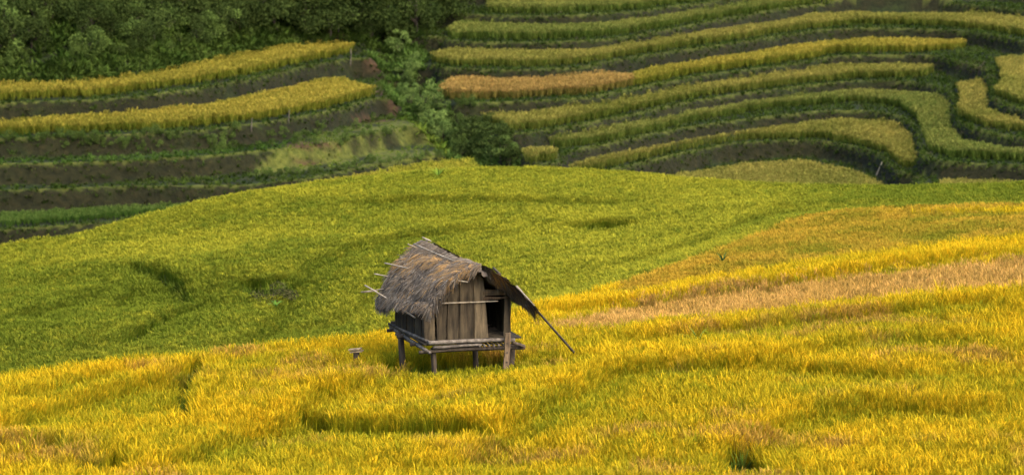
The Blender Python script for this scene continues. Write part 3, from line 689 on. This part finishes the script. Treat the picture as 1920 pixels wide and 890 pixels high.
for k, (u0, v0, u1, v1, r_) in enumerate([(731,609,806,641,.042),(733,613,800,657,.05),(744,626,806,661,.045)]): part_stick('side_rail', hp(u0, v0, 2.6), hp(u1, v1, -.3), r_, r_*.85)
part_stick('floor_beam', hp(733, 606, 2.5), hp(765, 604, 2.5), .06, .06, M_POST); part_stick('floor_beam', hp(736, 617, 2.4), hp(780, 614, 2.4), .05, .05, M_POST)
part_stick('floor_beam', (W1-.2, 1.0, -.03), (W1+.36, 1.0, .0), .03, .03, M_POST); part_stick('floor_beam', (W1-.2, 1.25, .0), (W1+.25, 1.25, .03), .02, .02, M_POST)
for ly in (.5, 1.5, 2.3): part_stick('floor_beam', (-.25, ly, -.16), (W1+.3, ly, -.14), .045, .05, M_POST)
for k in range(7):
    u0 = 900+k*9; mb = MB(); a = hp(u0, 648-.04*(u0-900), -.3); mb.tube([a, a+np.array([0, .5, 0])], .028, 7); mb.build('joist_end', M_POLE, HUT)
# posts
def post(u0, v0, u1, v1, ly, r_, nm='post'):
    a = hp(u0, v0, ly); b = hp(u1, v1, ly); g = gz(b[0], ly)
    if b[2] > g-.12: b = a+(b-a)*((a[2]-g+.15)/(a[2]-b[2]))
    return part_stick(nm, a, b, r_, r_*1.08, M_POST, .01)
post(751, 622, 755, 697, 1.75, .08); post(812, 652, 814, 694, -.05, .07); post(890, 650, 893, 690, 1.5, .07); post(960, 645, 957, 692, .1, .095)
part_stick('post', (W1-.05, 2.4, -.1), (W1, 2.4, gz(W1, 2.4)-.1), .07, .075, M_POST)
# notched plank used as a ladder
a = hp(953, 624, -.42); b = hp(949, 694, -.55); mb = MB(); w = .075
def lv(t, s_): return tuple(a+(b-a)*t+np.array([s_, 0, 0]))
segs = [0, .18, .2, .3, .32, .48, .5, .62, .64, .8, 1.0]
L = [lv(t, -w*(.88+.12*math.sin(t*9))) for t in segs]; Rr = [lv(t, w) for t in segs]
vs = L+Rr; n = len(segs); front = [(i, i+1, n+i+1, n+i) for i in range(n-1)]
vs2 = [tuple(np.array(p)+np.array([0, .05, 0])) for p in vs]
mb.add(vs+vs2, front+[tuple(2*n+i for i in f[::-1]) for f in front]+[(i, 2*n+i, 2*n+i+1, i+1) for i in range(n-1)]+[(n+i, n+i+1, 3*n+i+1, 3*n+i) for i in range(n-1)]+[(0, n, 3*n, 2*n)], (1.7, 1.5, 1.35))
lad = mb.build('ladder_plank', M_BOARD, HUT)
for t in (.27, .52, .78):
    mb = MB(); c_ = a+(b-a)*t; mb.tube([c_+np.array([0, -.012, 0]), c_+np.array([0, .02, 0])], .026, 8); o = mb.build('foothold', M_BARK, lad)
# sticks and purlins on the roof
sg, tg = np.meshgrid(np.linspace(0, 1, 60), np.linspace(0, 1, 60)); PL = roofL(sg, tg).reshape(-1, 3); WPL = O3+PL[:, :1]*ex+PL[:, 1:2]*ey+PL[:, 2:]*np.array([0, 0, 1]); pu, pv = proj(WPL[:, 0], WPL[:, 1], WPL[:, 2])
def onroof(u, v, lift=.09):
    k = np.argmin((pu-u)**2+(pv-v)**2); return hp(u, v, PL[k, 1]-lift*1.2)+np.array([0, 0, 0])
for (u0, v0, u1, v1, r_, l0, l1) in [(776,457,874,498,.017,.12,.12),(764.5,457.5,786,467,.018,.05,.05),(792,445,808,452,.022,.0,.1),(721.5,493,776,505,.019,.05,.12),(736,496,745,500,.02,.0,.0),
  (701.5,513,728,518,.016,0,0),(750,481,760,485,.02,0,0),(684,534.5,735,565,.02,.05,.05),(734,565,778,595,.024,.12,.16),(677,547,724,540.5,.015,0,0),(680,548,708,545,.012,0,0),
  (856,525.5,877,528.5,.018,.05,.12),(813,554,825,558.5,.018,.05,.1),(808,565,816,568,.016,.05,.1)]:
    part_stick('roof_pole', onroof(u0, v0, l0), onroof(u1, v1, l1), r_, r_*.85, M_BAMBOO, .006, n=6)
part_stick('roof_pole', hp(925, 502, .6), hp(938, 514, .1), .03, .03, M_POST, n=6)
part_stick('roof_pole', hp(968, 536, -.47), hp(1001, 573, -.47), .03, .028, M_BAMBOO, n=6, label='pale pole along the right verge')
part_stick('wall_rail', hp(822, 568.5, -.09), hp(934, 564, -.09), .018, .014, M_BAMBOO, .003, n=6)
W = lambda p: tuple(O3+ex*p[0]+ey*p[1]+np.array([0, 0, 1])*p[2])
# ------------------------------------------------------------------ leaning pole and small post
def wob_stick(name, a, b, r0, r1, mat):
    a = Vector(a); b = Vector(b); mb = MB(); p, rr = stick((0, 0, 0), b-a, r0, r1, .006, 6); mb.tube(p, rr, 8, wob=.1)
    o = mb.build(name, mat, None, smooth=True); o.location = a; return o
bt = at(1074, 660, 71.5); bt[2] = float(ground(bt[0], bt[1]))-.05
# keep its visible line: from the right eave down into the rice
pa = W(hp(984, 556, -.52)); pb = at(1069, 652, 70.6)
d = np.array(pb)-np.array(pa); pb2 = np.array(pa)+d*1.25
o = wob_stick('leaning_pole', tuple(pb2), pa, .036, .026, M_POST)
tag(o, 'long thin brown pole slanting from the right eave down into the rice', 'pole')
sb = hit(668, 682, canopy0); sb = (sb[0], sb[1]); zs = float(ground(*sb))
st = empty('field_stake', (sb[0], sb[1], zs)); tag(st, 'low wooden stump capped with pale boards standing in the rice left of the hut', 'stump')
mb = MB(); mb.tube([(0, 0, -.1), (.01, 0, .5), (0, .02, .86)], [.10, .09, .08], 9, wob=.2); mb.build('stump_body', M_POST, st)
for k in range(2):
    mb = MB(); zc = .86+.055*k; s_ = random.uniform(-.04, .04)
    mb.prism([(-.17+s_, -.09-s_, zc), (.13+s_, -.12, zc+.03), (.17+s_, .09, zc+.02), (-.12+s_, .1, zc-.01)], (0, 0, .032), (4.2, 4.0, 3.5)); mb.build('cap_board', M_BOARD, st)
# ------------------------------------------------------------------ shrubs and trees
def crown(name, seed, rx, rz, nleaf, leaf, cols, lobes=9, z0=.25):
    r = np.random.default_rng(seed); vs = []; fs = []; cs = []
    C = [(r.normal(0, .42)*rx, r.normal(0, .42)*rx, z0*rz+abs(r.normal(.45, .35))*rz, r.uniform(.28, .5)*rx, r.random()) for _ in range(lobes)]
    for i in range(nleaf):
        c_ = C[int(r.random()*lobes)]; d = r.normal(0, 1, 3); d /= np.linalg.norm(d); rad = c_[3]*(1-.55*r.random()**2)
        p = np.array(c_[:3])+d*rad*np.array([1, 1, .85]); p[2] = max(p[2], .02)
        a = r.normal(0, 1, 3)+d*.6; a /= np.linalg.norm(a); b = np.cross(a, r.normal(0, 1, 3)); b /= np.linalg.norm(b); L = leaf*r.uniform(.6, 1.5)
        k = len(vs); vs += [tuple(p-b*L*.28), tuple(p+a*L*.5), tuple(p+b*L*.28), tuple(p-a*L*.5)]; fs.append((k, k+1, k+2, k+3))
        t = min(1, max(0, .5*c_[4]+.5*r.random())); cc = np.array(cols[0])*(1-t)+np.array(cols[1])*t; cs += [tuple(cc)+(1,)]*4
    me = bpy.data.meshes.new(name); me.from_pydata(vs, [], fs)
    a = me.color_attributes.new('col', 'FLOAT_COLOR', 'POINT'); a.data.foreach_set('color', np.array(cs, 'f').ravel()); return me
def crownmat():
    m, nt, out = newmat('bush_leaf')
    a = N(nt, 'ShaderNodeAttribute', attribute_type='GEOMETRY', attribute_name='col').outputs['Color']
    oi = N(nt, 'ShaderNodeObjectInfo').outputs['Random']; h = N(nt, 'ShaderNodeHueSaturation'); nt.links.new(a, h.inputs['Color'])
    mr = N(nt, 'ShaderNodeMapRange'); mr.inputs['To Min'].default_value = .75; mr.inputs['To Max'].default_value = 1.3; nt.links.new(oi, mr.inputs['Value']); nt.links.new(mr.outputs[0], h.inputs['Value'])
    d = N(nt, 'ShaderNodeBsdfDiffuse'); t = N(nt, 'ShaderNodeBsdfTranslucent'); mx = N(nt, 'ShaderNodeMixShader', Fac=.28)
    nt.links.new(h.outputs[0], d.inputs[0]); nt.links.new(h.outputs[0], t.inputs[0]); nt.links.new(d.outputs[0], mx.inputs[1]); nt.links.new(t.outputs[0], mx.inputs[2]); nt.links.new(mx.outputs[0], out.inputs[0]); return m
M_BUSH = crownmat()
DK, MD, LT = ((.018,.032,.008), (.070,.095,.020)), ((.045,.075,.016), (.13,.18,.035)), ((.07,.12,.025), (.20,.27,.06))
def stems(seed, h, r0, n):
    rr = random.Random(seed); mb = MB(); mb.tube([(0, 0, -.3), (rr.uniform(-.1, .1), 0, h*.4), (rr.uniform(-.2, .2), .1, h*.8)], [r0, r0*.7, r0*.3], 6)
    for k in range(n):
        a = rr.uniform(0, 6.28); z = h*rr.uniform(.15, .5); mb.tube([(0, 0, z), (math.cos(a)*h*.2, math.sin(a)*h*.2, z+h*.18), (math.cos(a)*h*.38, math.sin(a)*h*.38, z+h*.34)], [r0*.5, r0*.35, r0*.12], 5)
    return mb
def plant_proto(kind, seed, rx, rz, nleaf, leaf, cols, lobes, z0=.25):
    cr = crown(kind+'_crown', seed, rx, rz, nleaf, leaf, cols, lobes, z0); cr.materials.append(M_BUSH)
    st_ = stems(seed, rz*1.1, .06*rz/1.5+.02, 5).build('trunk', M_BARK, do_link=False).data
    return kind, cr, st_
def put(pr, x, y, s, label, cat, group, rz=None):
    kind, cr, tr = pr; o = empty(kind, (x, y, float(ground(x, y))), random.uniform(0, 6.28) if rz is None else rz); o.scale = (s, s, s*random.uniform(.85, 1.15))
    tag(o, label, cat, group); link(bpy.data.objects.new('crown', cr), o); link(bpy.data.objects.new('trunk', tr), o); return o
TREES = [plant_proto('tree', 200+i, 1.7, 3.0, 2600, .17, DK, 13, .12) for i in range(4)]
SHRUBD = [plant_proto('shrub', 220+i, 1.2, 1.3, 1300, .13, DK, 9) for i in range(4)]
SHRUBM = [plant_proto('shrub', 240+i, 1.0, 1.1, 1200, .12, MD, 9) for i in range(4)]
SHRUBL = [plant_proto('shrub', 260+i, .85, 1.1, 1100, .12, LT, 8) for i in range(4)]
def land(u, v, D0=140, D1=245):
    D = np.linspace(D0, D1, 700); dx, dy, dz = ray(u, v); x_ = dx*D/dy; z_ = CAMZ+dz*D/dy; k = int(np.argmax(z_ < ground(x_, D))); return x_[k], D[k]
def ring(n, f): return [f() for _ in range(n)]
cnt = 0
for i in range(64):      # wood along the top of the picture
    u = 440+i*6.4+random.uniform(-12, 12); v = random.uniform(8, 62)-.0*u
    if u > 830: continue
    vmax = np.interp(u, [430,560,640,760,830], [25,45,62,66,40]); v = random.uniform(2, vmax)
    x_, y_ = land(u, v+18); put(TREES[i % 4], x_, y_, random.uniform(.75, 1.15), 'dark leafy tree in the wood at the head of the gully', 'tree', 'trees at the head of the gully')
for i in range(105):
    u = random.uniform(-170, 500); vmax = np.interp(u, [0,200,400,500], [112,96,66,50]); v = random.uniform(-6, vmax)
    x_, y_ = land(u, v+12); pr = SHRUBD[i % 4] if random.random() < .6 else SHRUBM[i % 4]
    put(pr, x_, y_, random.uniform(.7, 1.4), 'dark green shrub in the scrub above the upper left terrace', 'shrub', 'shrubs above the upper left terrace')
for i in range(30):
    u = random.uniform(-30, 620); x_, y_ = land(u, np.interp(u, [0,300,640], [140,108,66])-random.uniform(4, 22))
    put(SHRUBM[i % 4], x_, y_, random.uniform(.35, .6), 'low green shrub just above the earth bank of the upper left terrace', 'shrub', 'low shrubs on the bank top')
G = [(742,62),(752,110),(765,150),(785,185),(800,215),(830,250),(870,275),(915,292),(945,300)]
for i in range(46):
    k = random.random()*(len(G)-1); j = int(k); f = k-j; u = G[j][0]*(1-f)+G[j+1][0]*f+random.uniform(-26, 26); v = G[j][1]*(1-f)+G[j+1][1]*f+random.uniform(-10, 10)
    x_, y_ = land(u, v+6); put(SHRUBL[i % 4] if random.random() < .65 else SHRUBM[i % 4], x_, y_, random.uniform(.4, .95), 'feathery light green shrub growing in the gully', 'shrub', 'shrubs growing in the gully')
for i, (u, v, s_) in enumerate([(885,268,1.0),(905,285,1.2),(925,272,1.0),(938,296,1.0),(955,300,.7),(868,292,.8),(900,250,.8)]):
    x_, y_ = land(u, v+10); put(SHRUBD[i % 4], x_, y_, s_, 'dark rounded shrub at the lower mouth of the gully', 'shrub', 'dark shrubs at the gully mouth')
for i in range(46):
    u = random.uniform(-30, 600); v = random.uniform(262, 300)-.03*u; x_, y_ = land(u, v)
    put(SHRUBM[i % 4], x_, y_, random.uniform(.22, .42), 'low dark green bush on the weedy ledge below the lower left terrace', 'bush', 'bushes on the weedy ledge')
for i in range(26):
    u = 480+i*14+random.uniform(-8, 8); v = np.interp(u, [480,600,720,840], [334,322,306,292])+random.uniform(-4, 4); x_, y_ = land(u, v)
    put(SHRUBM[i % 4], x_, y_, random.uniform(.2, .36), 'low bush in the green hedge line above the pale ledge plot', 'bush', 'bushes of the hedge line')
for i in range(16):
    u = 620+i*9+random.uniform(-10, 10); v = np.interp(u, [600,760], [262,222])+random.uniform(-6, 6)+(22 if i % 2 else 0); x_, y_ = land(u, v)
    put(SHRUBM[i % 4], x_, y_, random.uniform(.2, .38), 'small bush in rows across the grassy slope left of the gully', 'bush', 'bushes on the grassy slope')
for i in range(14):
    u, v = random.choice([(830,175),(850,200),(880,205),(860,235),(835,215),(1815,108),(1830,100),(1850,140),(1795,232)]); u += random.uniform(-12, 12); v += random.uniform(-5, 5)
    x_, y_ = land(u, v); put(SHRUBM[i % 4], x_, y_, random.uniform(.25, .5), 'small green shrub on a terrace bank', 'shrub', 'shrubs on the terrace banks')
# dry shrub in the dent of the green field, with a fresh leafy plant before it
DRY = plant_proto('dry_shrub', 300, .62, .75, 2600, .06, ((.035,.04,.012), (.11,.10,.035)), 16, .1)
xx, yy_ = hit(515, 566, canopy0); put(DRY, xx, yy_+.35, 1.2, 'brown dry shrub standing in the dark dent of the green field', 'shrub', None, 0)
def leafy(name, x_, y_, n, h, w, col, label, base=0.):
    e = empty(name, (x_, y_, float(ground(x_, y_)))); tag(e, label, 'plant'); r = random.Random(n+int(h*100))
    for k in range(n):
        az = 6.283*k/n+r.uniform(-.3, .3); mb = MB(); p = Vector((0, 0, base)); a = r.uniform(.1, .5); sd_ = Vector((-math.sin(az), math.cos(az), 0)); vs = []; fs = []
        for i in range(7):
            t = i/6; ww = w*math.sin(math.pi*(.08+.9*t))**.7; vs += [p-sd_*ww/2, p+Vector((0, 0, -ww*.1)), p+sd_*ww/2]
            p = p+Vector((math.cos(az)*math.sin(a), math.sin(az)*math.sin(a), math.cos(a)))*h/6; a += .26
        for i in range(6): fs += [(3*i, 3*i+1, 3*i+4, 3*i+3), (3*i+1, 3*i+2, 3*i+5, 3*i+4)]
        mb.add(vs, fs, col); mb.build('leaf', M_BUSH, e)
    return e
xx, yy_ = hit(518, 580, canopy0); leafy('leafy_plant', xx, yy_, 8, .40, .06, (.12, .22, .03), 'small bright green leafy plant in front of the dry shrub', .55)
xx, yy_ = hit(822, 330, canopy0); leafy('leafy_plant', xx, yy_, 11, .8, .05, (.17, .26, .03), 'tall broad leaved grass plant on the crest above the hut', .45)
xx, yy_ = hit(1308, 640, canopy0); leafy('leafy_plant', xx, yy_, 6, .7, .03, (.12, .20, .03), 'thin dark green stalks by the lower edge of the pinkish plot', .5)
xx, yy_ = hit(1355, 492, canopy0); leafy('leafy_plant', xx, yy_, 7, .6, .05, (.06, .10, .02), 'dark weed poking out of the olive brown plot', .5)
# thin poles standing on the far banks
for u, v, h_, lab in [(471,247,.75,'thin grey stake below the lower left terrace, left of its twin'),(541,232,.75,'thin grey stake below the lower left terrace, right of its twin'),(634,66,1.0,'bare stick by the trees above the upper left terrace'),(657,128,1.1,'grey stake at the right end of the upper left terrace')]:
    x_, y_ = land(u, v); zz_ = float(ground(x_, y_)); o = wob_stick('stake', (x_, y_, zz_-.1), (x_+.05, y_, zz_+h_), .035, .025, M_POLE); tag(o, lab, 'stake')
x_, y_ = land(1640, 333); zz_ = float(ground(x_, y_)); o = wob_stick('stake', (x_, y_, zz_-.1), (x_+.45, y_+.2, zz_+.9), .03, .03, M_BAMBOO); tag(o, 'pale slanting stick on the bank below the drooping lobe', 'stake')
# ------------------------------------------------------------------ light, air and camera
w = bpy.data.worlds.new('World'); SC.world = w; w.use_nodes = True; nt = w.node_tree; bg = nt.nodes['Background']
SUN_EL, SUN_AZ = R(48), R(136)    # azimuth clockwise from +Y (view direction)
sky = nt.nodes.new('ShaderNodeTexSky'); sky.sky_type = 'NISHITA'; sky.sun_disc = False; sky.sun_elevation = SUN_EL; sky.sun_rotation = SUN_AZ; sky.air_density = 1.0; sky.dust_density = 4.0
nt.links.new(sky.outputs[0], bg.inputs[0]); bg.inputs[1].default_value = .15
sd_ = bpy.data.lights.new('sun', 'SUN'); sd_.energy = 3.2; sd_.angle = R(30); sd_.color = (1, .91, .74)
so = link(bpy.data.objects.new('sun', sd_)); dirv = Vector((math.sin(SUN_AZ)*math.cos(SUN_EL), math.cos(SUN_AZ)*math.cos(SUN_EL), math.sin(SUN_EL)))
so.rotation_euler = dirv.to_track_quat('Z', 'Y').to_euler(); so.location = (40, -30, 80)
cam = bpy.data.cameras.new('camera'); co = link(bpy.data.objects.new('camera', cam)); co.location = (0, 0, CAMZ); co.rotation_euler = (math.pi/2-P, 0, 0)
cam.sensor_width = 36; cam.lens = 36*F/1920; cam.clip_start = 1; cam.clip_end = 6000
cam.dof.use_dof = True; cam.dof.focus_distance = 71; cam.dof.aperture_fstop = 1.35
SC.camera = co
m, nt, out = newmat('haze'); pv_ = N(nt, 'ShaderNodeVolumePrincipled', Density=.0042, Anisotropy=.3); pv_.inputs['Color'].default_value = (.93, .93, .86, 1)
nt.links.new(pv_.outputs[0], out.inputs['Volume'])
mb = MB(); e_ = .02; zt = float(TZ.max())+12; zb_ = float(TZ.min())-1
mb.prism([(TX.min()-5, TY.min()-5, zb_), (TX.max()+5, TY.min()-5, zb_), (TX.max()+5, TY.max()+5, zb_), (TX.min()-5, TY.max()+5, zb_)], (0, 0, zt-zb_))
hz = mb.build('haze', m); tag(hz, 'thin pale haze lying over the valley and its terraces', 'haze', kind='stuff'); print('haze box', zb_, zt, TX.min(), TX.max(), TY.min(), TY.max())
SC.view_settings.view_transform = 'Standard'; SC.view_settings.look = 'None'; SC.view_settings.gamma = 1; SC.view_settings.exposure = 1.95; SC.view_settings.use_curve_mapping = False
SC.cycles.max_bounces = 5; SC.cycles.diffuse_bounces = 3; SC.cycles.transmission_bounces = 4; SC.cycles.transparent_max_bounces = 4; SC.cycles.use_denoising = True
